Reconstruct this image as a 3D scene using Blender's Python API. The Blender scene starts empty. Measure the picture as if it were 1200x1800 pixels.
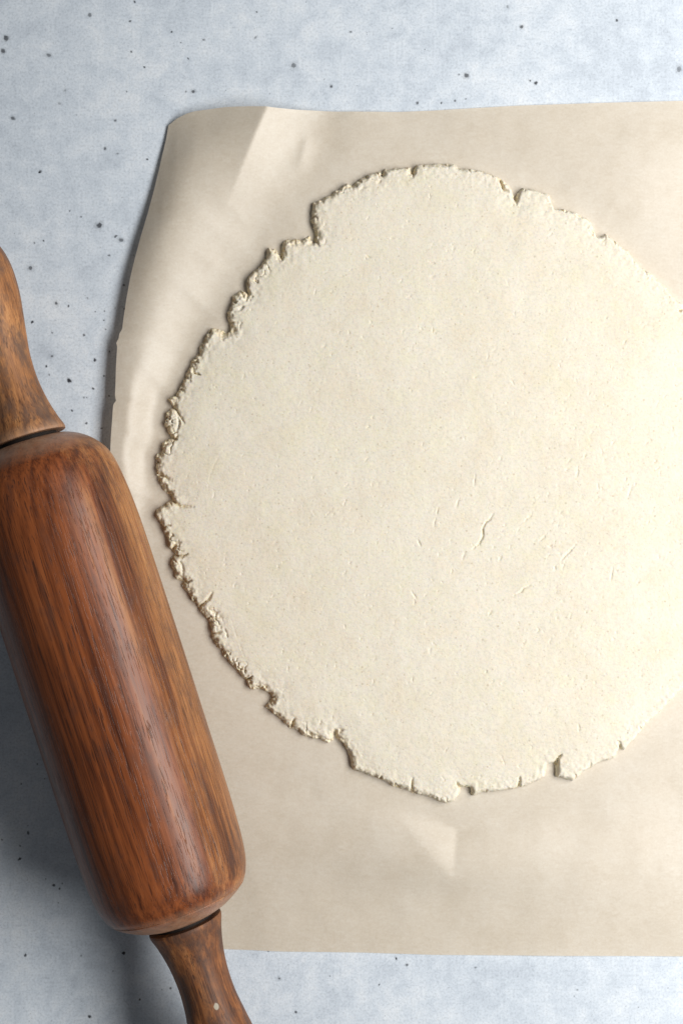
import bpy, bmesh, math, random
import numpy as np
from mathutils import Vector, Matrix

random.seed(7)
RNG = np.random.default_rng(11)

# ------------------------------------------------------------------ camera, light, exposure
# The working grid: 1 unit of the lists below = 0.28 mm on the table, origin at the table point under the lens.
S = 0.00028
HCAM = 2400 * S
scene = bpy.context.scene
COL = scene.collection

cam_data = bpy.data.cameras.new("camera")
cam_data.sensor_fit = 'VERTICAL'
cam_data.angle = 2 * math.atan(900 / 2400)
cam_data.clip_start = 0.01
cam_data.clip_end = 50
cam = bpy.data.objects.new("camera", cam_data)
cam.location = (0, 0, HCAM)
COL.objects.link(cam)
scene.camera = cam

world = bpy.data.worlds.new("World")
scene.world = world
world.use_nodes = True
bgn = world.node_tree.nodes["Background"]
bgn.inputs["Color"].default_value = (0.93, 0.96, 1.0, 1)
bgn.inputs["Strength"].default_value = 0.10

ld = bpy.data.lights.new("window_light", 'AREA')
ld.shape = 'RECTANGLE'
ld.size = 0.90          # along the table edge
ld.size_y = 0.34       # height of the window
ld.energy = 12.9
ld.color = (1.0, 0.985, 0.96)
window = bpy.data.objects.new("window_light", ld)
window.location = (0.57, 0.01, 0.61)
window.rotation_euler = (Vector((0.20, 0.0, 0.0)) - Vector(window.location)).to_track_quat('-Z', 'Y').to_euler()
COL.objects.link(window)

scene.view_settings.view_transform = 'Standard'
scene.view_settings.look = 'None'
scene.view_settings.exposure = 0.02
scene.view_settings.gamma = 1.0
scene.cycles.max_bounces = 6
scene.cycles.diffuse_bounces = 4

def W(px, py, h=0.0):
    """list coordinates -> metres"""
    return ((px - 600) * S, (900 - py) * S, h * S)

# ------------------------------------------------------------------ numeric helpers
def vnoise(x, y, seed):
    r = np.random.default_rng(seed)
    tab = r.random((256, 256)).astype(np.float32)
    xi = np.floor(x).astype(np.int64); yi = np.floor(y).astype(np.int64)
    fx = x - xi; fy = y - yi
    fx = fx * fx * fx * (fx * (fx * 6 - 15) + 10); fy = fy * fy * fy * (fy * (fy * 6 - 15) + 10)
    a = tab[xi % 256, yi % 256]; b = tab[(xi + 1) % 256, yi % 256]
    c = tab[xi % 256, (yi + 1) % 256]; d = tab[(xi + 1) % 256, (yi + 1) % 256]
    return (a * (1 - fx) + b * fx) * (1 - fy) + (c * (1 - fx) + d * fx) * fy

def fbm(x, y, scale, octaves, seed, gain=0.5):
    """-1..1"""
    out = np.zeros_like(x); amp = 1.0; tot = 0.0; f = 1.0 / scale
    for o in range(octaves):
        out += amp * (vnoise(x * f + 17.3 * o, y * f + 9.1 * o, seed + o) * 2 - 1)
        tot += amp; amp *= gain; f *= 2.03
    return out / tot

def sstep(a, b, x):
    t = np.clip((x - a) / (b - a), 0, 1)
    return t * t * (3 - 2 * t)

def mesh_from_grid(name, X, Y, Z, mask=None, attr=None):
    """X, Y, Z in list units, arrays (ny, nx); mask True = keep quad (ny-1, nx-1)"""
    ny, nx = X.shape
    co = np.stack([(X - 600) * S, (900 - Y) * S, Z * S], -1).reshape(-1, 3)
    idx = np.arange(nx * ny).reshape(ny, nx)
    q = np.stack([idx[:-1, :-1], idx[1:, :-1], idx[1:, 1:], idx[:-1, 1:]], -1)
    q = q[mask] if mask is not None else q.reshape(-1, 4)
    used = np.zeros(nx * ny, bool); used[q.ravel()] = True
    remap = np.cumsum(used) - 1
    q = remap[q]; co = co[used]
    me = bpy.data.meshes.new(name)
    me.vertices.add(len(co)); me.vertices.foreach_set("co", co.astype(np.float32).ravel())
    me.loops.add(q.size); me.loops.foreach_set("vertex_index", q.astype(np.int32).ravel())
    me.polygons.add(len(q))
    me.polygons.foreach_set("loop_start", (np.arange(len(q)) * 4).astype(np.int32))
    me.polygons.foreach_set("loop_total", np.full(len(q), 4, np.int32))
    me.polygons.foreach_set("use_smooth", np.ones(len(q), bool))
    me.update(calc_edges=True)
    if attr is not None:
        at = me.attributes.new('crumb_bounce', 'FLOAT', 'POINT')
        at.data.foreach_set('value', attr.ravel()[used].astype(np.float32))
    return me

# ------------------------------------------------------------------ node helpers
class NT:
    def __init__(self, name):
        self.m = bpy.data.materials.new(name); self.m.use_nodes = True
        self.t = self.m.node_tree
        self.b = self.t.nodes["Principled BSDF"]
    def n(self, kind, **kw):
        nd = self.t.nodes.new(kind)
        for k, v in kw.items():
            if k in ('ins',):
                for a, b in v.items():
                    if hasattr(b, 'is_output') or isinstance(b, bpy.types.NodeSocket):
                        self.t.links.new(b, nd.inputs[a])
                    else:
                        nd.inputs[a].default_value = b
            else:
                setattr(nd, k, v)
        return nd
    def coord(self, scale=(1, 1, 1), rot=(0, 0, 0), loc=(0, 0, 0), src=None):
        if src is None:
            src = self.n('ShaderNodeTexCoord').outputs['Object']
        mp = self.n('ShaderNodeMapping', ins={'Vector': src, 'Scale': scale, 'Rotation': rot, 'Location': loc})
        return mp.outputs[0]
    def noise(self, vec, scale=1.0, detail=3.0, rough=0.55, dist=0.0):
        return self.n('ShaderNodeTexNoise', ins={'Vector': vec, 'Scale': scale, 'Detail': detail, 'Roughness': rough, 'Distortion': dist}).outputs['Fac']
    def ramp(self, fac, stops, interp='LINEAR'):
        r = self.n('ShaderNodeValToRGB', ins={'Fac': fac}); cr = r.color_ramp; cr.interpolation = interp
        while len(cr.elements) < len(stops): cr.elements.new(0.5)
        for e, (p, c) in zip(cr.elements, stops):
            e.position = p
            e.color = (c, c, c, 1) if isinstance(c, (int, float)) else (*c, 1)
        return r.outputs['Color']
    def math(self, op, a, b=0.0, c=0.0, clamp=False):
        return self.n('ShaderNodeMath', operation=op, use_clamp=clamp, ins={0: a, 1: b, 2: c}).outputs[0]
    def mix(self, fac, a, b, blend='MIX'):
        nd = self.n('ShaderNodeMix', data_type='RGBA', blend_type=blend)
        for key, v in ((0, fac), (6, a), (7, b)):
            if isinstance(v, bpy.types.NodeSocket): self.t.links.new(v, nd.inputs[key])
            else: nd.inputs[key].default_value = v if isinstance(v, (int, float)) else (*v[:3], 1)
        return nd.outputs[2]
    def bump(self, height, strength=0.3, dist=0.0005, normal=None):
        ins = {'Height': height, 'Strength': strength, 'Distance': dist}
        if normal is not None: ins['Normal'] = normal
        return self.n('ShaderNodeBump', ins=ins).outputs[0]
    def out(self, **kw):
        for k, v in kw.items():
            k = k.replace('_', ' ')
            if isinstance(v, bpy.types.NodeSocket): self.t.links.new(v, self.b.inputs[k])
            else: self.b.inputs[k].default_value = v
        return self.m

K = 1.0 / (100 * S)     # object metres -> hundreds of list units

# ------------------------------------------------------------------ materials
def concrete_material():
    m = NT("speckled_concrete")
    c = m.coord((K, K, K))
    big = m.noise(c, 0.45, 4, 0.6, 0.4)
    mid = m.noise(c, 2.4, 7, 0.72, 0.3)
    brush = m.noise(m.coord((K * 1.6, K * 22, K)), 1.0, 3, 0.6)
    brush2 = m.noise(m.coord((K * 24, K * 1.8, K)), 1.0, 3, 0.6)
    fine = m.noise(c, 24.0, 5, 0.75)
    v = m.math('MULTIPLY_ADD', big, 0.50, m.math('MULTIPLY_ADD', mid, 0.70, m.math('MULTIPLY_ADD', brush, 0.10, m.math('MULTIPLY', brush2, 0.13))))
    col = m.ramp(v, [(0.57, (0.465, 0.517, 0.580)), (0.67, (0.528, 0.585, 0.650)), (0.76, (0.580, 0.634, 0.694)), (0.87, (0.645, 0.688, 0.733))])
    g = m.ramp(fine, [(0.32, 0.78), (0.5, 1.0), (0.68, 1.10)])
    col = m.mix(1.0, col, g, 'MULTIPLY')
    # faint dark smudges, gathered in clusters
    smud = m.noise(c, 7.0, 7, 0.8)
    clus = m.noise(c, 0.9, 2, 0.5)
    sm = m.math('MULTIPLY', m.ramp(smud, [(0.55, 0.0), (0.70, 1.0)]), m.math('MULTIPLY', m.ramp(clus, [(0.46, 0.0), (0.66, 0.65)]), m.ramp(fine, [(0.40, 1.0), (0.60, 0.35)])))
    col = m.mix(sm, col, (0.27, 0.30, 0.36))
    at = m.n('ShaderNodeAttribute', attribute_name='speck').outputs['Fac']
    col = m.mix(at, col, (0.018, 0.020, 0.027))
    rough = m.ramp(mid, [(0.3, 0.42), (0.7, 0.58)])
    nrm = m.bump(m.math('SUBTRACT', m.math('MULTIPLY', fine, 0.25), at), 0.25, 0.0002)
    return m.out(Base_Color=col, Roughness=rough, Normal=nrm, Specular_IOR_Level=0.35)

def paper_material():
    m = NT("parchment")
    c = m.coord((K, K, K))
    fib = m.noise(m.coord((K * 9, K * 19, K * 9)), 1.0, 4, 0.7, 0.6)
    grain = m.noise(c, 26, 3, 0.7)
    cloud = m.noise(c, 1.3, 4, 0.6)
    v = m.math('MULTIPLY_ADD', fib, 0.40, m.math('MULTIPLY_ADD', grain, 0.45, m.math('MULTIPLY', cloud, 0.35)))
    col = m.ramp(v, [(0.42, (0.600, 0.522, 0.412)), (0.60, (0.675, 0.604, 0.500)), (0.78, (0.745, 0.688, 0.594))])
    nrm = m.bump(m.math('ADD', fib, grain), 0.10, 0.0002)
    mat = m.out(Base_Color=col, Roughness=0.55, Normal=nrm, Specular_IOR_Level=1.0)
    tr = m.n('ShaderNodeBsdfTranslucent', ins={'Color': (0.80, 0.69, 0.54, 1), 'Normal': nrm})
    mx = m.n('ShaderNodeMixShader', ins={0: 0.26, 1: m.b.outputs[0], 2: tr.outputs[0]})
    m.t.links.new(mx.outputs[0], m.t.nodes['Material Output'].inputs['Surface'])
    return mat

def dough_material():
    m = NT("oat_dough")
    c = m.coord((K, K, K))
    cloud = m.noise(c, 1.1, 4, 0.6)
    grain = m.noise(c, 22, 4, 0.7)
    hue = m.noise(m.coord((K, K, K), loc=(5.2, 3.3, 0)), 2.3, 3, 0.6)
    crumb_bounce = m.n('ShaderNodeAttribute', attribute_name='crumb_bounce').outputs['Fac']
    col = m.ramp(cloud, [(0.3, (0.660, 0.612, 0.508)), (0.5, (0.684, 0.640, 0.545)), (0.7, (0.696, 0.656, 0.566))])
    col = m.mix(1.0, col, m.ramp(hue, [(0.35, (1.0, 0.982, 0.955)), (0.5, (1.0, 1.0, 1.0)), (0.65, (1.0, 1.0, 0.955))]), 'MULTIPLY')
    col = m.mix(1.0, col, m.ramp(grain, [(0.28, 0.86), (0.5, 1.0), (0.75, 1.05)]), 'MULTIPLY')
    fl = m.n('ShaderNodeTexVoronoi', feature='F1', ins={'Vector': c, 'Scale': 11.0, 'Randomness': 1.0})
    sz = m.n('ShaderNodeSeparateColor', ins={0: fl.outputs['Color']}).outputs[0]
    lim = m.ramp(sz, [(0.40, 0.0), (1.0, 0.21)])
    flk = m.math('LESS_THAN', fl.outputs['Distance'], lim)
    col = m.mix(m.math('MULTIPLY', flk, 0.38), col, (0.36, 0.28, 0.17))
    col = m.mix(crumb_bounce, col, (0.720, 0.620, 0.430))  # gold of torn dough, also carrying painted bounce light in cracks and walls
    pit = m.ramp(m.noise(c, 15, 3, 0.65), [(0.30, 0.0), (0.40, 1.0)])
    nrm = m.bump(m.math('MULTIPLY_ADD', m.noise(c, 9, 4, 0.7), 1.0, grain), 0.26, 0.00040)
    nrm = m.bump(pit, 0.32, 0.00032, nrm)
    return m.out(Base_Color=col, Roughness=0.65, Normal=nrm, Specular_IOR_Level=0.10, Subsurface_Weight=0.5, Subsurface_Radius=(1.0, 0.75, 0.45), Subsurface_Scale=0.0012)

def wood_material(name, tone=1.0, worn=False, marks=()):
    """turned hardwood, grain along local Z; object space is metres"""
    m = NT(name)
    o = m.n('ShaderNodeTexCoord').outputs['Object']
    warp = m.n('ShaderNodeTexNoise', ins={'Vector': m.coord((K * .9, K * .9, K * .16), src=o), 'Scale': 1.0, 'Detail': 2.0})
    wv = m.n('ShaderNodeVectorMath', operation='SCALE', ins={0: warp.outputs['Color'], 'Scale': 0.55}).outputs[0]
    base = m.coord((K, K, K * 0.055), rot=(0.03, 0.05, 0), loc=(2.3, 0.7, 0.4), src=o)
    pv = m.n('ShaderNodeVectorMath', operation='ADD', ins={0: base, 1: wv}).outputs[0]
    ring = m.n('ShaderNodeTexWave', wave_type='RINGS', rings_direction='Z', wave_profile='SIN',
               ins={'Vector': pv, 'Scale': 1.7, 'Distortion': 3.5, 'Detail': 3.0, 'Detail Scale': 1.6, 'Detail Roughness': 0.6}).outputs['Fac']
    fibre = m.noise(m.coord((K * 24, K * 24, K * 0.6), rot=(0.02, 0.03, 0), src=o), 1.0, 4, 0.7, 0.1)
    streak = m.noise(m.coord((K * 5.0, K * 5.0, K * 0.22), rot=(0.02, 0.04, 0), src=o), 1.0, 5, 0.66, 0.3)
    patch = m.noise(m.coord((K * 1.3, K * 1.3, K * 0.4), src=o), 1.0, 3, 0.55)
    v = m.math('MULTIPLY_ADD', ring, 0.10, m.math('MULTIPLY_ADD', fibre, 0.56, m.math('MULTIPLY_ADD', streak, 0.32, m.math('MULTIPLY_ADD', patch, 0.34, -0.08))))
    if not worn:
        stops = [(0.38, (0.034, 0.010, 0.0055)), (0.49, (0.095, 0.026, 0.0095)), (0.59, (0.175, 0.049, 0.015)),
                 (0.70, (0.235, 0.067, 0.020)), (0.86, (0.315, 0.108, 0.036))]
        sap_stops = [(0.38, (0.070, 0.026, 0.011)), (0.49, (0.195, 0.076, 0.026)), (0.61, (0.330, 0.142, 0.049)), (0.84, (0.450, 0.230, 0.092))]
    else:
        stops = [(0.40, (0.085, 0.036, 0.018)), (0.50, (0.225, 0.094, 0.036)), (0.60, (0.345, 0.150, 0.055)),
                 (0.74, (0.480, 0.235, 0.094)), (0.90, (0.520, 0.310, 0.150))]
        sap_stops = [(0.38, (0.13, 0.055, 0.022)), (0.54, (0.31, 0.145, 0.052)), (0.70, (0.43, 0.225, 0.085)), (0.88, (0.52, 0.31, 0.135))]
    col = m.ramp(v, stops)
    # paler sapwood on one side of the turning, redder heart on the other
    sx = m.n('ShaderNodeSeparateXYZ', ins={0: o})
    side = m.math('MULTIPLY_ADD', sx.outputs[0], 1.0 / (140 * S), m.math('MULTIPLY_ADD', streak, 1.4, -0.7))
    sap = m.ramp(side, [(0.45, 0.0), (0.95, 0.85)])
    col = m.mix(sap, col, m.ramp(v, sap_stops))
    # dark heart streaks
    hs = m.noise(m.coord((K * 3.6, K * 3.6, K * 0.20), loc=(4.1, 0.3, 2.2), rot=(0.03, 0.05, 0), src=o), 1.0, 4, 0.6, 0.6)
    col = m.mix(m.ramp(hs, [(0.58, 0.0), (0.70, 0.62)]), col, (0.050, 0.020, 0.013))
    # open pores: short dark dashes along the grain
    pr = m.noise(m.coord((K * 46, K * 46, K * 2.3), src=o), 1.0, 2, 0.5)
    pore = m.ramp(pr, [(0.575, 0.0), (0.64, 1.0)])
    zone = m.ramp(streak, [(0.35, 0.35), (0.6, 1.0)])
    pore = m.math('MULTIPLY', pore, zone)
    col = m.mix(m.math('MULTIPLY', pore, 0.66), col, (0.026, 0.012, 0.009))
    # grey-brown stains
    stn = m.noise(m.coord((K * 3.2, K * 3.2, K * 1.5), loc=(3.1, 1.7, 0.2), src=o), 1.0, 6, 0.72, 0.2)
    stf = m.ramp(stn, [(0.50 - .06 * worn, 0.0), (0.66 - .04 * worn, 0.45 if not worn else 0.85)])
    col = m.mix(stf, col, (0.070, 0.034, 0.026) if not worn else (0.105, 0.064, 0.048))
    if tone < 1: col = m.mix(1.0, col, (tone, tone * .86, tone * .80), 'MULTIPLY')
    at = m.n('ShaderNodeAttribute', attribute_name='rim').outputs['Fac']
    rn = m.noise(m.coord((K * 6, K * 6, K * 6), src=o), 1.0, 4, 0.7)
    col = m.mix(m.math('MULTIPLY', at, m.ramp(rn, [(0.3, 0.40), (0.65, 0.88)])), col, (0.42, 0.255, 0.165))
    for (mx, my, mz, r, sq, colr) in marks:
        mv = m.coord((1 / (r * S), 1 / (r * S), 1 / (r * sq * S)), loc=(-mx / r, -my / r, -mz / (r * sq)), src=o)
        wob = m.noise(m.coord((K * 8, K * 8, K * 8), src=o), 1.0, 2, 0.5)
        ln = m.n('ShaderNodeVectorMath', operation='LENGTH', ins={0: mv}).outputs['Value']
        f = m.ramp(m.math('MULTIPLY_ADD', wob, 0.6, m.math('MULTIPLY', ln, 0.7)), [(0.85, 1.0), (1.0, 0.0)])
        col = m.mix(f, col, colr)
    rough = m.ramp(m.math('MULTIPLY_ADD', patch, 0.5, m.math('MULTIPLY', fibre, 0.5)), [(0.35, 0.29 + 0.18 * worn), (0.65, 0.43 + 0.18 * worn)])
    hgt = m.math('SUBTRACT', m.math('MULTIPLY', fibre, 0.35), pore)
    nrm = m.bump(hgt, 0.35, 0.00022)
    return m.out(Base_Color=col, Roughness=rough, Normal=nrm, Specular_IOR_Level=0.30)

def dark_material():
    m = NT("dark_gap_wood")
    n = m.noise(m.coord((K * 4, K * 4, K)), 1.0, 3, 0.6)
    return m.out(Base_Color=m.ramp(n, [(0.3, (0.012, 0.009, 0.008)), (0.7, (0.03, 0.02, 0.016))]), Roughness=0.7)

# ------------------------------------------------------------------ tabletop
SPECKS = [  # x, y, radius, darkness, halo radius
 (237,3,2.5,.8,0),(158,26,3.5,.65,6),(229,37,2.5,.75,0),(11,67,4.5,.8,9),(6,90,4,.8,7),(86,97,4,.65,10),(302,56,2,.8,0),(231,91,2,.7,0),
 (254,118,2.2,.8,0),(331,103,2,.8,0),(449,66,2.5,.55,6),(451,21,2,.7,0),(516,115,4.2,.65,11),(340,161,3.2,.8,8),(327,161,1.6,.6,0),
 (23,208,4.2,.75,7),(71,302,2.8,.8,0),(185,261,3,.75,6),(207,270,2,.5,5),(259,280,2,.8,0),(175,396,4.6,.85,12),(204,416,3,.75,0),
 (213,422,4,.7,9),(143,381,1.8,.6,0),(77,423,1.8,.75,0),(61,427,1.8,.6,0),(582,152,2.2,.8,5),(203,212,2,.7,5),(115,159,2,.45,5),
 (105,182,3,.4,7),(123,371,1.6,.7,0),(223,161,1.8,.55,0),(358,70,2.2,.6,5),(318,75,1.5,.6,0),
 (891,12,2.5,.5,6),(916,47,3,.8,6),(1083,36,2.5,.8,0),(819,133,4,.8,10),(806,131,2,.55,0),(931,142,2,.75,0),(941,146,3,.9,0),
 (733,181,3,.75,0),(775,181,2.2,.75,0),(799,177,2.2,.7,0),(818,174,1.6,.6,0),(616,56,2.2,.6,0),(689,50,1.6,.5,0),(1192,122,5,.6,13),
 (843,190,1.8,.4,0),(1069,70,1.5,.4,0),(54,471,3.5,.75,10),(99,533,3,.8,9),(121,538,2.2,.8,0),(57,566,3,.9,0),(92,585,2,.6,0),
 (148,589,2.2,.75,0),(167,633,3.4,.9,0),(92,626,2.4,.7,8),(82,644,2.2,.85,0),(122,669,4.2,.95,7),(87,659,1.8,.6,0),(164,683,2.4,.8,0),
 (148,699,1.8,.6,0),(153,699,1.5,.6,0),(127,722,2.2,.8,0),(152,744,2.4,.8,0),(97,725,1.8,.65,0),(179,753,2,.7,0),(192,696,1.8,.7,0),
 (183,661,1.8,.75,0),(224,533,2.2,.85,0),(219,543,1.8,.75,0),(218,501,2,.75,0),(183,563,1.6,.75,0),(186,579,1.6,.6,0),(184,547,1.6,.6,0),
 (192,449,2,.7,4),(154,524,1.6,.5,4),(168,548,1.4,.6,0),(193,618,1.8,.7,0),(35,1510,3.4,.9,0),(50,1464,2.8,.8,5),(95,1556,2.6,.85,0),
 (105,1562,2,.8,0),(110,1553,1.5,.6,0),(45,1679,3,.85,0),(158,1787,3,.9,0),(66,1343,1.8,.7,0),(36,1487,1.6,.6,0),(81,1545,1.4,.6,0),
 (4,1476,1.8,.7,0),(143,1680,1.5,.6,0),(103,1587,1.4,.6,0),(38,1378,1.5,.6,0),(218,1675,3.4,.95,0),(246,1757,2,.8,0),(300,1737,2,.75,0),
 (285,1740,1.4,.6,0),(199,1707,1.4,.6,0),(696,1685,2.6,.9,0),(715,1696,2.4,.75,4),(472,1671,2.2,.85,0),(666,1731,2,.8,0),(491,1720,2,.7,5),
 (580,1716,1.4,.5,0),(520,1779,2.4,.8,0),(835,1701,2,.55,4),(1014,1740,1.8,.5,0)]

def build_tabletop():
    bm = bmesh.new()
    lay = bm.verts.layers.float.new('speck')
    x0, y0, x1, y1 = -0.75, -0.85, 0.62, 0.80
    t = 0.03
    bmesh.ops.create_cube(bm, size=1.0, matrix=Matrix.Translation(((x0 + x1) / 2, (y0 + y1) / 2, -t / 2)) @ Matrix.Diagonal((x1 - x0, y1 - y0, t, 1)))
    bmesh.ops.bevel(bm, geom=[e for e in bm.edges], offset=0.003, segments=2, affect='EDGES')
    rr = random.Random(5)
    allsp = list(SPECKS)
    for _ in range(950):                          # the countless tiny pores of the surface
        allsp.append((rr.uniform(-500, 1900), rr.uniform(-500, 2300), rr.choice([.7, .8, .9, 1.0, 1.2]), rr.uniform(.25, .6), 0))
    for _ in range(260):                          # pores beyond the photographed part of the table
        x, y = rr.uniform(-1200, 2100), rr.uniform(-1200, 2900)
        if -20 < x < 1220 and -20 < y < 1820: continue
        allsp.append((x, y, rr.uniform(1.5, 4), rr.uniform(.5, .9), rr.choice([0, 0, 0, 8])))
    for k, (px, py, r, dk, halo) in enumerate(allsp):
        h = 0.08 + 0.02 * (k % 4)
        n = 10
        an0 = rr.uniform(0, 6.28); sq = rr.uniform(.62, 1.0); ca, sa = math.cos(an0), math.sin(an0)
        def ring(rad, val, jit):
            out = []
            for i in range(n):
                a = 2 * math.pi * i / n
                q = rad * (1 + rr.uniform(-jit, jit))
                ex, ey = q * math.cos(a), q * math.sin(a) * sq
                v = bm.verts.new(W(px + ex * ca - ey * sa, py + ex * sa + ey * ca, h)); v[lay] = val
                out.append(v)
            return out
        c = bm.verts.new(W(px, py, h)); c[lay] = min(1, dk * 1.05)
        rings = [ring(r * .78, dk, .3), ring(r * 1.2, dk * .15 if halo == 0 else dk * .30, .25)]
        rings.append(ring(max(halo, r * 1.8), 0.0, .2))
        for i in range(n):
            j = (i + 1) % n
            bm.faces.new((c, rings[0][j], rings[0][i]))
            for a, b in zip(rings, rings[1:]):
                bm.faces.new((a[i], a[j], b[j], b[i]))
    bmesh.ops.recalc_face_normals(bm, faces=bm.faces[:6])
    for f in bm.faces:
        if len(f.verts) <= 4 and abs(f.normal.z) > .9 and f.calc_center_median().z > 0 and f.normal.z < 0: f.normal_flip()
    me = bpy.data.meshes.new("tabletop"); bm.to_mesh(me); bm.free()
    ob = bpy.data.objects.new("tabletop", me); COL.objects.link(ob)
    me.materials.append(concrete_material())
    ob["kind"] = "structure"
    return ob
build_tabletop()

# ------------------------------------------------------------------ dough outline
OUT = np.array([(722,290),(724,302),(731,287),(760,285),(800,285),(806,293),(827,293),(850,298),(873,307),(889,317),(901,333),(905,350),(911,336),
 (920,327),(946,333),(967,341),(975,365),(990,365),(1013,371),(1037,384),(1044,398),(1050,413),(1057,413),(1066,407),(1083,422),(1104,439),(1124,465),
 (1150,483),(1174,506),(1188,524),(1203,535),(1245,598),(1285,690),(1308,800),(1312,930),(1290,1050),(1250,1150),(1200,1214),(1171,1243),(1150,1264),
 (1130,1284),(1110,1307),(1098,1319),(1089,1318),(1080,1334),(1054,1344),(1025,1360),(1007,1376),(978,1367),(974,1342),(962,1348),(959,1367),
 (937,1379),(908,1388),(879,1393),(850,1396),(830,1400),(826,1387),(811,1387),(808,1400),(797,1411),(783,1416),(757,1405),(723,1395),(693,1385),
 (667,1373),(640,1360),(619,1354),(614,1332),(605,1310),(592,1300),(588,1290),(584,1302),(577,1306),(553,1300),(533,1293),(507,1277),(480,1257),(468,1243),(478,1226),
 (469,1220),(457,1212),(440,1212),(430,1197),(417,1183),(400,1163),(383,1140),(370,1123),(369,1107),(367,1090),(353,1077),(337,1053),(323,1034),
 (320,1022),(311,1017),(299,1000),(296,983),(306,974),(296,960),(289,937),(280,920),(271,907),(274,895),(286,887),(301,877),(287,861),(277,842),
 (274,820),(273,802),(282,790),(286,777),(297,769),(292,758),(288,743),(291,726),(301,714),(296,702),(307,693),(317,676),(330,650),(336,634),
 (345,620),(353,603),(363,587),(372,575),(384,578),(398,584),(403,578),(400,563),(397,547),(403,535),(413,517),(424,506),(432,512),(433,500),(437,483),
 (453,467),(466,450),(472,435),(484,435),(493,449),(493,436),(496,423),(506,416),(518,420),(532,418),(544,413),(552,424),(555,412),(549,400),(547,377),(550,354),
 (577,341),(597,328),(610,318),(618,324),(626,315),(650,304),(670,298),(671,306),(674,297),(693,293)], float)
OUT = 600 + (OUT[:, 0] - 600) / 1.006, 900 + (OUT[:, 1] - 900) / 1.006
OUT = np.stack(OUT, -1)

def poly_sd(X, Y):
    """signed distance, positive inside"""
    x = X.ravel().astype(np.float32); y = Y.ravel().astype(np.float32)
    best = np.full(x.shape, 1e9, np.float32); ins = np.zeros(x.shape, bool)
    P = OUT.astype(np.float32); Q = np.roll(P, -1, 0)
    for (ax, ay), (bx, by) in zip(P, Q):
        dx, dy = bx - ax, by - ay
        t = np.clip(((x - ax) * dx + (y - ay) * dy) / (dx * dx + dy * dy), 0, 1)
        ex = x - ax - t * dx; ey = y - ay - t * dy
        np.minimum(best, ex * ex + ey * ey, out=best)
        if ay != by:
            ins ^= ((ay > y) != (by > y)) & (x < (bx - ax) * (y - ay) / (by - ay) + ax)
    d = np.sqrt(best)
    return np.where(ins, d, -d).reshape(X.shape)

T = 18.0                 # dough thickness in list units (5 mm)
PAPER0 = 1.0             # paper surface where it lies flat

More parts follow.
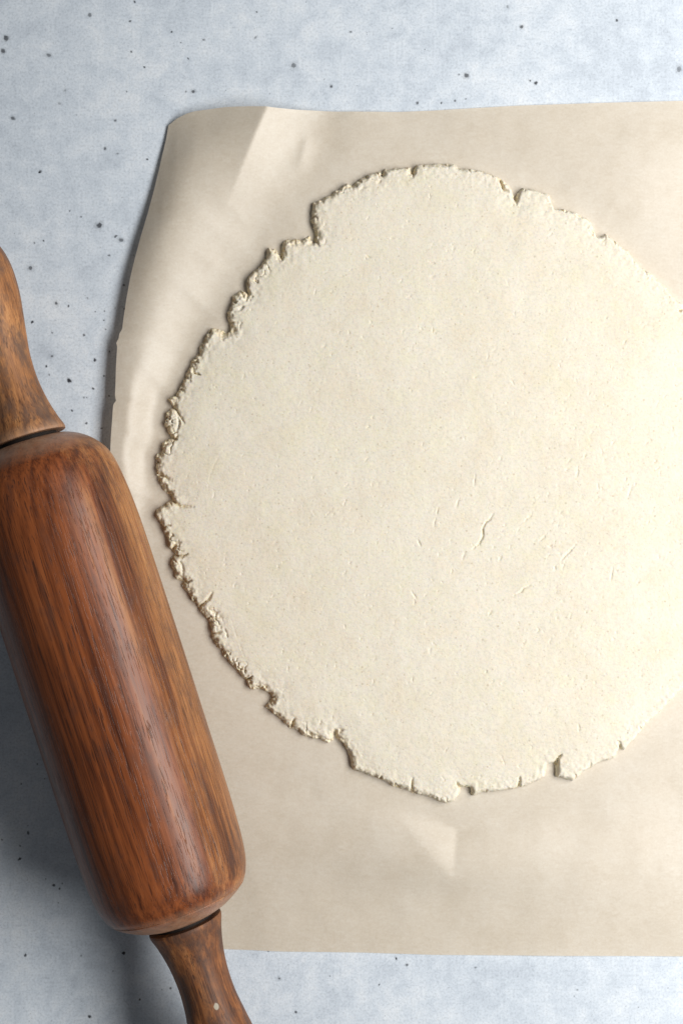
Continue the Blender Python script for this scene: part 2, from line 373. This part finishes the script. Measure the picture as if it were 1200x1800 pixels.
def build_dough():
    g = 1.25
    xs = np.arange(250, 1330, g); ys = np.arange(268, 1432, g)
    X, Y = np.meshgrid(xs, ys)
    d = poly_sd(X, Y).astype(np.float64)
    left = 1 - sstep(420, 900, X)
    near = 1 - sstep(25, 60, d)
    dj = d + near * ((1.6 + 1.4 * left) * fbm(X, Y, 13, 2, 21) + (.8 + .8 * left) * fbm(X, Y, 5.2, 2, 31))
    dj = dj + near * (.5 + left) * np.abs(fbm(X, Y, 3.6, 1, 33)) - near * 0.7
    wall = 8.5 + 6.0 * left + 3.5 * fbm(X, Y, 60, 2, 41)
    wall = np.clip(wall, 6, 20)
    t = np.clip(dj / wall + (dj > 0) * (.10 + .22 * left) * fbm(X, Y, 7, 2, 171) * np.clip(dj / 3, 0, 1), 0, 1)
    prof = np.clip(1 - (1 - t) ** 2.0, 0, 1) ** .62
    Z = T * prof
    # rolled edge thins a little; crumbly lumps near the rim
    rim = (1 - sstep(6, 55, d))
    Z *= 1 - 0.10 * rim
    Z += rim * sstep(0.5, 1, t) * (1.0 * fbm(X, Y, 7.5, 2, 51) + 1.3 * left * fbm(X, Y, 16, 2, 61))
    # torn, crumbly rim: small pits and open tears
    n1 = fbm(X, Y, 13, 2, 141); n2 = fbm(X, Y, 30, 2, 151)
    tear = np.clip(1 - np.abs(n1) / .13, 0, 1) * sstep(.18, .45, n2) * (1 - sstep(10, 16 + 14 * left, d))
    Z -= tear * (2.5 + 4.5 * left) * sstep(.15, .8, t)
    Z += (1 - sstep(4, 14 + 16 * left, d)) * (0.6 + 0.5 * left) * fbm(X, Y, 4.6, 2, 161) * sstep(.1, .7, t)
    # broken crumbs at the left rim
    for (cx, cy, rx, ry, a) in ((416, 527, 15, 22, 3.0), (304, 744, 13, 17, 2.4), (309, 1000, 14, 17, 1.6), (388, 1118, 12, 16, 1.4)):
        q = ((X - cx) / rx) ** 2 + ((Y - cy) / ry) ** 2
        cr = np.exp(-((np.sqrt(q) - 1.0) / .16) ** 2)
        inner = sstep(0.2, 1, t) * (X > cx - rx * .6)
        Z -= cr * inner * (3.4 + 5 * fbm(X, Y, 8, 2, 71)) * sstep(-.1, .25, fbm(X, Y, 12, 2, 81))
        Z += np.exp(-q) * a * fbm(X, Y, 6, 2, 91) * sstep(0.3, 1, t)
    # broad unevenness from the pin
    Z += sstep(10, 60, d) * (1.6 * fbm(X, Y, 150, 3, 101) + 0.38 * fbm(X, Y, 24, 2, 111) + 0.16 * fbm(X, Y, 6, 2, 121))

    def groove(pts, w, dep, taper=True):
        nonlocal Z
        n = len(pts) - 1
        for k in range(n):
            (ax, ay), (bx, by) = pts[k], pts[k + 1]
            r = w * 4 + 2
            i0, i1 = np.searchsorted(xs, (min(ax, bx) - r, max(ax, bx) + r)); j0, j1 = np.searchsorted(ys, (min(ay, by) - r, max(ay, by) + r))
            if i1 - i0 < 2 or j1 - j0 < 2: continue
            x = X[j0:j1, i0:i1]; y = Y[j0:j1, i0:i1]
            dx, dy = bx - ax, by - ay; L2 = dx * dx + dy * dy + 1e-6
            tt = np.clip(((x - ax) * dx + (y - ay) * dy) / L2, 0, 1)
            e = np.abs(np.hypot(x - ax - tt * dx, y - ay - tt * dy) + rag[j0:j1, i0:i1])
            f = (k + tt) / n
            amp = np.sin(np.pi * np.clip(.12 + .76 * f, 0, 1)) if taper else (1 - f) ** .6
            ww = w * (.55 + .45 * amp)
            cut = dep * amp * np.exp(-(e / ww) ** 2) * (1 + .35 * rag[j0:j1, i0:i1])
            lip = 0
            acc[j0:j1, i0:i1] = np.maximum(acc[j0:j1, i0:i1], cut)
            lips[j0:j1, i0:i1] = np.minimum(lips[j0:j1, i0:i1], lip)
    rag = 2.0 * fbm(X, Y, 5.0, 2, 131)
    acc = np.zeros_like(Z); lips = np.zeros_like(Z)
    # cracks running in from the rim
    edge = [((725,286),(724,296),(726,309),(723,318)), ((672,296),(671,312)), ((617,320),(619,334)), ((902,335),(906,352),(904,366)), ((877,318),(882,336),(894,342)),
            ((808,289),(804,300)), ((553,412),(555,424),(561,437)), ((493,438),(495,455),(498,462)), ((432,505),(437,520),(433,533)), ((297,712),(312,722),(327,747)),
            ((296,768),(310,772),(316,764)), ((300,877),(318,890),(345,891)), ((305,975),(322,978),(333,972)), ((316,1019),(332,1023),(340,1018)), ((352,1066),(368,1052),(376,1039)),
            ((371,1114),(385,1111),(393,1107)), ((430,1195),(440,1190),(446,1186)), ((513,1275),(516,1264),(521,1259)), ((587,1302),(590,1290),(592,1280)), ((724,1392),(722,1378),(724,1362)),
            ((693,1383),(694,1372)), ((908,1388),(910,1372),(911,1360)), 
            ((975,1342),(977,1330),(985,1322)), ((1088,1316),(1084,1302),(1079,1300)), ((811,1387),(803,1377),(800,1370)), ((1052,410),(1049,418)), ((1190,548),(1198,544)),
            ((282,835),(292,838),(301,846)), ((333,640),(345,637),(352,640)), ((343,657),(356,661)), ((668,1369),(670,1360))]
    for pl in edge:
        groove(pl, RNG.uniform(2.0, 2.9), RNG.uniform(9, 16), taper=False)
    seg = np.roll(OUT, -1, 0) - OUT; ln = np.hypot(seg[:, 0], seg[:, 1])
    for (ax, ay), (sx, sy), L in zip(OUT, seg, ln):
        for q in np.arange(RNG.uniform(2, 18), L, RNG.uniform(9, 19)):
            px, py = ax + sx * q / L, ay + sy * q / L
            if px > 1150 or RNG.random() < (.10 if px < 480 else .45): continue
            nx, ny = -sy / L, sx / L           # inward for a clockwise outline on a y-down sheet
            a = RNG.normal(0, .5); nx, ny = nx * math.cos(a) - ny * math.sin(a), nx * math.sin(a) + ny * math.cos(a)
            l = RNG.uniform(6, 19 if px < 480 else 13); b = RNG.normal(0, 3.5)
            groove(((px, py), (px + nx * l * .5 + b * .4, py + ny * l * .5 - b * .4), (px + nx * l + b, py + ny * l + b)), RNG.uniform(1.5, 2.3), RNG.uniform(4, 11), taper=False)
    # cracks in the rolled surface
    inner = [((864,903),(859,912),(851,919),(846,929),(846,944),(840,955),(829,964)), ((815,968),(811,983)), ((934,904),(922,912),(915,923)), ((1010,953),(1003,963),(994,972),(983,984)),
             ((974,992),(971,1002)), ((958,936),(951,946),(944,951)), ((928,1028),(916,1034),(913,1039),(900,1046)), ((722,1037),(726,1045),(730,1050)), ((1011,819),(1012,829),(1009,838)),
             ((1106,852),(1101,868),(1098,875)), ((1161,815),(1150,824),(1144,830)), ((1190,817),(1204,817)), ((768,893),(766,904)), ((764,912),(761,924)), ((804,878),(800,892)), ((979,918),(976,926)),
             ((833,834),(831,853)), ((967,958),(959,961)), ((1072,996),(1069,1020)), ((861,1072),(856,1081)), ((752,463),(760,466),(768,468)), ((642,452),(650,456)), ((397,785),(380,815),(371,838),(366,868)),
             ((1090,605),(1096,601)), ((1046,850),(1048,862)), ((984,1000),(990,985)), ((733,948),(738,960)), ((400,1065),(415,1110),(428,1145),(436,1168)), ((555,512),(553,522)), ((880,975),(874,985)), ((884,1340),(880,1330),(878,1325)), ((1013,1285),(1014,1276),(1012,1270)), ((775,1373),(780,1366),(774,1362))]
    for k, pl in enumerate(inner):
        main = k in (0, 3, 6)
        groove(pl, 1.35 if main else 1.05, (5.0 if k == 0 else 3.4) if main else (0.6 if k in (22, 27) else RNG.uniform(1.4, 2.8)))
    for _ in range(1700):
        px = RNG.uniform(320, 1290); py = RNG.uniform(320, 1380)
        wgt = .22 + .78 * math.exp(-(((px - 1010) / 220) ** 2 + ((py - 930) / 190) ** 2))
        if RNG.random() > wgt: continue
        a = math.radians(RNG.normal(-58, 24)); l = RNG.uniform(3, 12)
        b = RNG.normal(0, 1.8)
        groove(((px, py), (px + l * .5 * math.cos(a) + b, py + l * .5 * math.sin(a)), (px + l * math.cos(a), py + l * math.sin(a))), RNG.uniform(.8, 1.1), RNG.uniform(.5, 1.7))
    for _ in range(900):
        px = RNG.uniform(300, 1300); py = RNG.uniform(300, 1400); l = RNG.uniform(.3, 2.2)
        groove(((px, py), (px + l, py + RNG.uniform(-1.5, 1.5))), RNG.uniform(.8, 1.2), RNG.uniform(.6, 2.0))
    Z = np.where(t > 0, np.maximum(Z - acc - lips, np.minimum(Z, 2.0)), Z)
    Zf = PAPER0 + 0.05 + np.maximum(Z, 0) 
    Zf = np.where(dj <= 0, PAPER0 - .6, Zf)
    keep = dj > 0
    grow = keep[:-1, :-1] | keep[1:, :-1] | keep[1:, 1:] | keep[:-1, 1:]
    crumb_bounce = np.clip((.20 + .45 * left) * (1 - sstep(.2, 1.0, t)) + .8 * np.clip((acc + tear * 6) / 7, 0, 1), 0, .9)   # bare torn dough, plus bounce tint painted into cracks and the shaded left wall
    me = mesh_from_grid("rolled_dough", X, Y, Zf, grow, crumb_bounce)
    ob = bpy.data.objects.new("rolled_dough", me); COL.objects.link(ob)
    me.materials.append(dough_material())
    ob["label"] = "large round sheet of cream coloured dough with ragged cracked edges lying on parchment"
    ob["category"] = "dough"
    return ob
build_dough()

# ------------------------------------------------------------------ parchment paper
TOP_E = np.array([(100,240),(280,230),(297,222),(312,211),(330,203.5),(345,200),(400,195.5),(440,197),(476,200),(510,199),(560,197),(640,198),(700,197.5),(760,195),(900,187),(1050,182),(1200,178),(1560,172)], float)
BOT_E = np.array([(100,1648),(300,1656),(395,1668),(500,1672),(640,1674),(760,1678),(1200,1680),(1560,1683)], float)
LEFT_E = np.array([(222,297),(245,293),(280,284),(325,273.5),(370,262),(410,250.5),(450,240),(485,232),(520,226),(555,221),(574,219),(582,214),(590,213),(598,208.5),(604,210.5),(640,208.5),(668,208),(690,207),(700,209),(706,204),(712,203.5),(735,202),(760,200),(800,198),
                   (900,201),(1000,210),(1150,225),(1350,247),(1500,272),(1656,300)], float)

def build_paper():
    nu, nv = 330, 340
    u = np.linspace(0, 1, nu) ** 1.12
    v = np.linspace(0, 1, nv)
    U, V = np.meshgrid(u, v)
    YL = 222 + (1656 - 222) * V
    XL = np.interp(YL, LEFT_E[:, 0], LEFT_E[:, 1])
    X = XL * (1 - U) + 1560 * U
    Yt = np.interp(X, TOP_E[:, 0], TOP_E[:, 1]); Yb = np.interp(X, BOT_E[:, 0], BOT_E[:, 1])
    Y = Yt * (1 - V) + Yb * V
    d = -poly_sd(X, Y).astype(np.float64)                      # positive outside the dough
    free = sstep(4, 70, d)
    dist = X - XL                                              # from the left edge inwards
    lift = np.interp(YL, (222, 300, 400, 500, 600, 700, 780, 850, 920, 1000, 1100), (4, 8, 14, 19, 23, 26, 25, 16, 6, .6, 0))
    hump = np.interp(YL, (222, 300, 400, 500, 600, 700, 780, 850, 920, 1000, 1100), (12, 20, 19, 11, 4, 1, 0, 0, 0, 0, 0))
    wid = np.interp(YL, (222, 400, 600, 800, 1000), (210, 200, 150, 95, 80))
    wl = np.maximum(np.minimum(wid * 1.15, dist + np.maximum(d, 0) - 16), 30)      # the paper is down again where the dough begins
    u0 = wl * .30
    rise = np.where(dist < u0, lift + hump * np.sin(np.pi / 2 * np.clip(dist / u0, 0, 1)),
                    (lift + hump) * .5 * (1 + np.cos(np.pi * np.clip((dist - u0) / (wl - u0), 0, 1))))
    Z = rise * sstep(-4, 6, d)
    # fold running down from the top edge: a ridge with a face turned to the window
    def ridge(x0, y0, x1, y1, wl, wr, a, l0, l1):
        dx, dy = x1 - x0, y1 - y0; L = math.hypot(dx, dy); dx /= L; dy /= L
        tt = (X - x0) * dx + (Y - y0) * dy
        s = (X - x0) * dy * -1 + (Y - y0) * dx
        s = -s if dy > 0 else s
        s = (X - x0) * dy - (Y - y0) * dx                      # positive to the right of the ridge going down
        tent = np.where(s < 0, np.clip(1 + s / wl, 0, 1), np.clip(1 - s / wr, 0, 1))
        tent = tent * tent * (1.6 - .6 * tent)
        return a * tent * sstep(-l0, -l0 * .2, tt) * (1 - sstep(l1 * .15, l1, tt))
    Z += free * ridge(478, 186, 432, 292, 120, 125, 36, 60, 230)
    Z += free * ridge(640, 190, 560, 235, 60, 120, 4, 60, 110)
    Z += free * ridge(535, 262, 524, 300, 14, 26, 1.8, 26, 50)
    # dent in the lower part
    bulge = 17 * np.exp(-(((X - 770) / 190) ** 2 + ((Y - 1500) / 62) ** 2))
    s = (X - 798) - (Y - 1500) * -.10
    wy = np.clip((1542 - Y) / 112, 0, 1)
    dent = 17 * wy * np.where(s < 0, np.clip(1 + s / (105 * wy + 4), 0, 1) ** 1.35 * sstep(1400, 1450, Y), np.clip(1 - s / 190, 0, 1) ** 2 * sstep(1400, 1450, Y + s * .9))
    Z += free * np.maximum(bulge - dent * .85, -3)
    Z += free * 2.6 * sstep(0, 1, (fbm(X, Y, 230, 2, 201) + .6) / 1.4)
    Z += free * 4.5 * np.exp(-(((X - 1050) / 130) ** 2 + ((Y - 1530) / 80) ** 2))
    Z += free * 6 * np.exp(-(((X - 1120) / 120) ** 2 + ((Y - 300) / 90) ** 2))
    Z += free * 0.5 * fbm(X, Y, 45, 2, 211)
    # flat where the pin rests on it
    ax, ay, bx, by = 83, 786, 338, 1576
    L = math.hypot(bx - ax, by - ay)
    e = np.abs((X - ax) * (by - ay) - (Y - ay) * (bx - ax)) / L
    Z = np.where(Y > 860, Z * sstep(62, 120, e), Z)
    Z = np.maximum(Z, 0) + PAPER0
    me = mesh_from_grid("parchment_paper", X, Y, Z)
    ob = bpy.data.objects.new("parchment_paper", me); COL.objects.link(ob)
    me.materials.append(paper_material())
    ob["label"] = "sheet of tan parchment paper with lifted creased corner, under the dough"
    ob["category"] = "parchment paper"
    return ob
build_paper()

# ------------------------------------------------------------------ rolling pin
def lathe(name, prof, mat, parent, seg=128, rim=None, sub=6):
    """prof: list of (t along the axis, radius) in list units, turned about local Z; smoothed by Catmull-Rom"""
    P = np.array(prof, float)
    pts = []
    for k in range(len(P) - 1):
        p0, p1, p2, p3 = P[max(k - 1, 0)], P[k], P[k + 1], P[min(k + 2, len(P) - 1)]
        for q in np.linspace(0, 1, sub, endpoint=False):
            pts.append(.5 * ((2 * p1) + (-p0 + p2) * q + (2 * p0 - 5 * p1 + 4 * p2 - p3) * q * q + (-p0 + 3 * p1 - 3 * p2 + p3) * q ** 3))
    pts.append(P[-1])
    bm = bmesh.new(); lay = bm.verts.layers.float.new('rim')
    rings = []
    for (t, r) in pts:
        r = max(r, 0.0)
        ring = []
        for i in range(seg):
            a = 2 * math.pi * i / seg
            v = bm.verts.new((r * S * math.cos(a), r * S * math.sin(a), t * S)); v[lay] = rim(t, r) if rim else 0.0
            ring.append(v)
        rings.append(ring)
    for a, b in zip(rings, rings[1:]):
        for i in range(seg):
            j = (i + 1) % seg
            bm.faces.new((a[i], a[j], b[j], b[i]))
    bm.faces.new(rings[0][::-1]); bm.faces.new(rings[-1])
    bmesh.ops.remove_doubles(bm, verts=bm.verts[:], dist=1e-7)
    bmesh.ops.recalc_face_normals(bm, faces=bm.faces[:])
    for f in bm.faces: f.smooth = True
    me = bpy.data.meshes.new(name); bm.to_mesh(me); bm.free()
    me.materials.append(mat)
    ob = bpy.data.objects.new(name, me); COL.objects.link(ob); ob.parent = parent
    return ob

def build_pin():
    F = 1.06
    A = (83.0, 786.0); B = (338.0, 1571.0)
    L = math.hypot(B[0] - A[0], B[1] - A[1])
    R = 136.5
    root = bpy.data.objects.new("rolling_pin", None); COL.objects.link(root)
    root.empty_display_size = 0.02
    root.location = W(A[0], A[1], 0)
    root["label"] = "old turned wooden rolling pin with reddish brown barrel and worn handles beside the dough"
    root["category"] = "rolling pin"
    zaxis = Vector(((B[0] - A[0]) * S, -(B[1] - A[1]) * S, 0)).normalized()
    up = Vector((0, 0, 1)); xax = zaxis.cross(up).normalized() * -1
    # local X of the parts points away from the window side's opposite, local Z runs along the pin
    yax = zaxis.cross(xax)
    M = Matrix((xax, yax, zaxis)).transposed().to_4x4()
    M.translation = (0, 0, (R + PAPER0 + .6) * S)
    barrel_prof = [(6, 0), (5, 40), (1, 62), (6, 78), (15, 93), (28, 107), (45, 119), (66, 126), (95, 130.5), (135, 134), (190, 136), (300, 136.5),
                   (420, 136.5), (540, 136), (640, 135.5), (700, 134), (L - 90, 132), (L - 60, 128), (L - 40, 121.5), (L - 32, 117), (L - 30.5, 116.2), (L - 29, 114.0), (L - 27.5, 114.2), (L - 25, 111.5), (L - 17, 101), (L - 7, 84), (L - 2.5, 72), (L - 1, 66), (L - 4, 50), (L - 6, 0)]
    def rim(t, r):
        e = min(t, L - t)
        return max(0.0, 1 - max(e - 8, 0) / 34.0) if e < 60 else 0.0
    bar = lathe("barrel", barrel_prof, wood_material("walnut_barrel"), root, 160, rim)
    bar.matrix_local = M
    hp = [(0, 0), (0, 30), (0, 58), (2, 61.5), (8, 61), (28, 54.5), (60, 47.5), (96, 43.8), (134, 44.5), (172, 49.5), (205, 54.5), (240, 59), (275, 60), (302, 57), (324, 50), (340, 38), (348, 22), (350, 0)]
    ax = lathe("axle", [(-16, 0), (-16, 48), (-15, 49), (L + 15, 49), (L + 16, 48), (L + 16, 0)], dark_material(), root, 48, None, 1)
    ax.matrix_local = M
    def hrim(t, r): return max(0.0, 1 - t / 26.0) * .75
    marks = ((38 , -46, 136, 5.0, 1.5, (0.42, 0.40, 0.33)),)
    lower = lathe("handle", [(t + L + 9, r) for t, r in hp], wood_material("worn_handle_wood", tone=0.62, worn=True, marks=((15, 42, L + 145, 4.5, 1.5, (0.36, 0.32, 0.25)),)), root, 96, None)
    lower.matrix_local = M
    upper = lathe("handle", [(-7 - t, r * 1.05) for t, r in hp], wood_material("worn_handle_wood", worn=True, marks=((-12, 60, -262, 3.2, 6.0, (0.03, 0.018, 0.012)),)), root, 96, lambda t, r: max(0.0, 1 - (-7 - t) / 20.0) * .8)
    upper.matrix_local = M
    return root
build_pin()
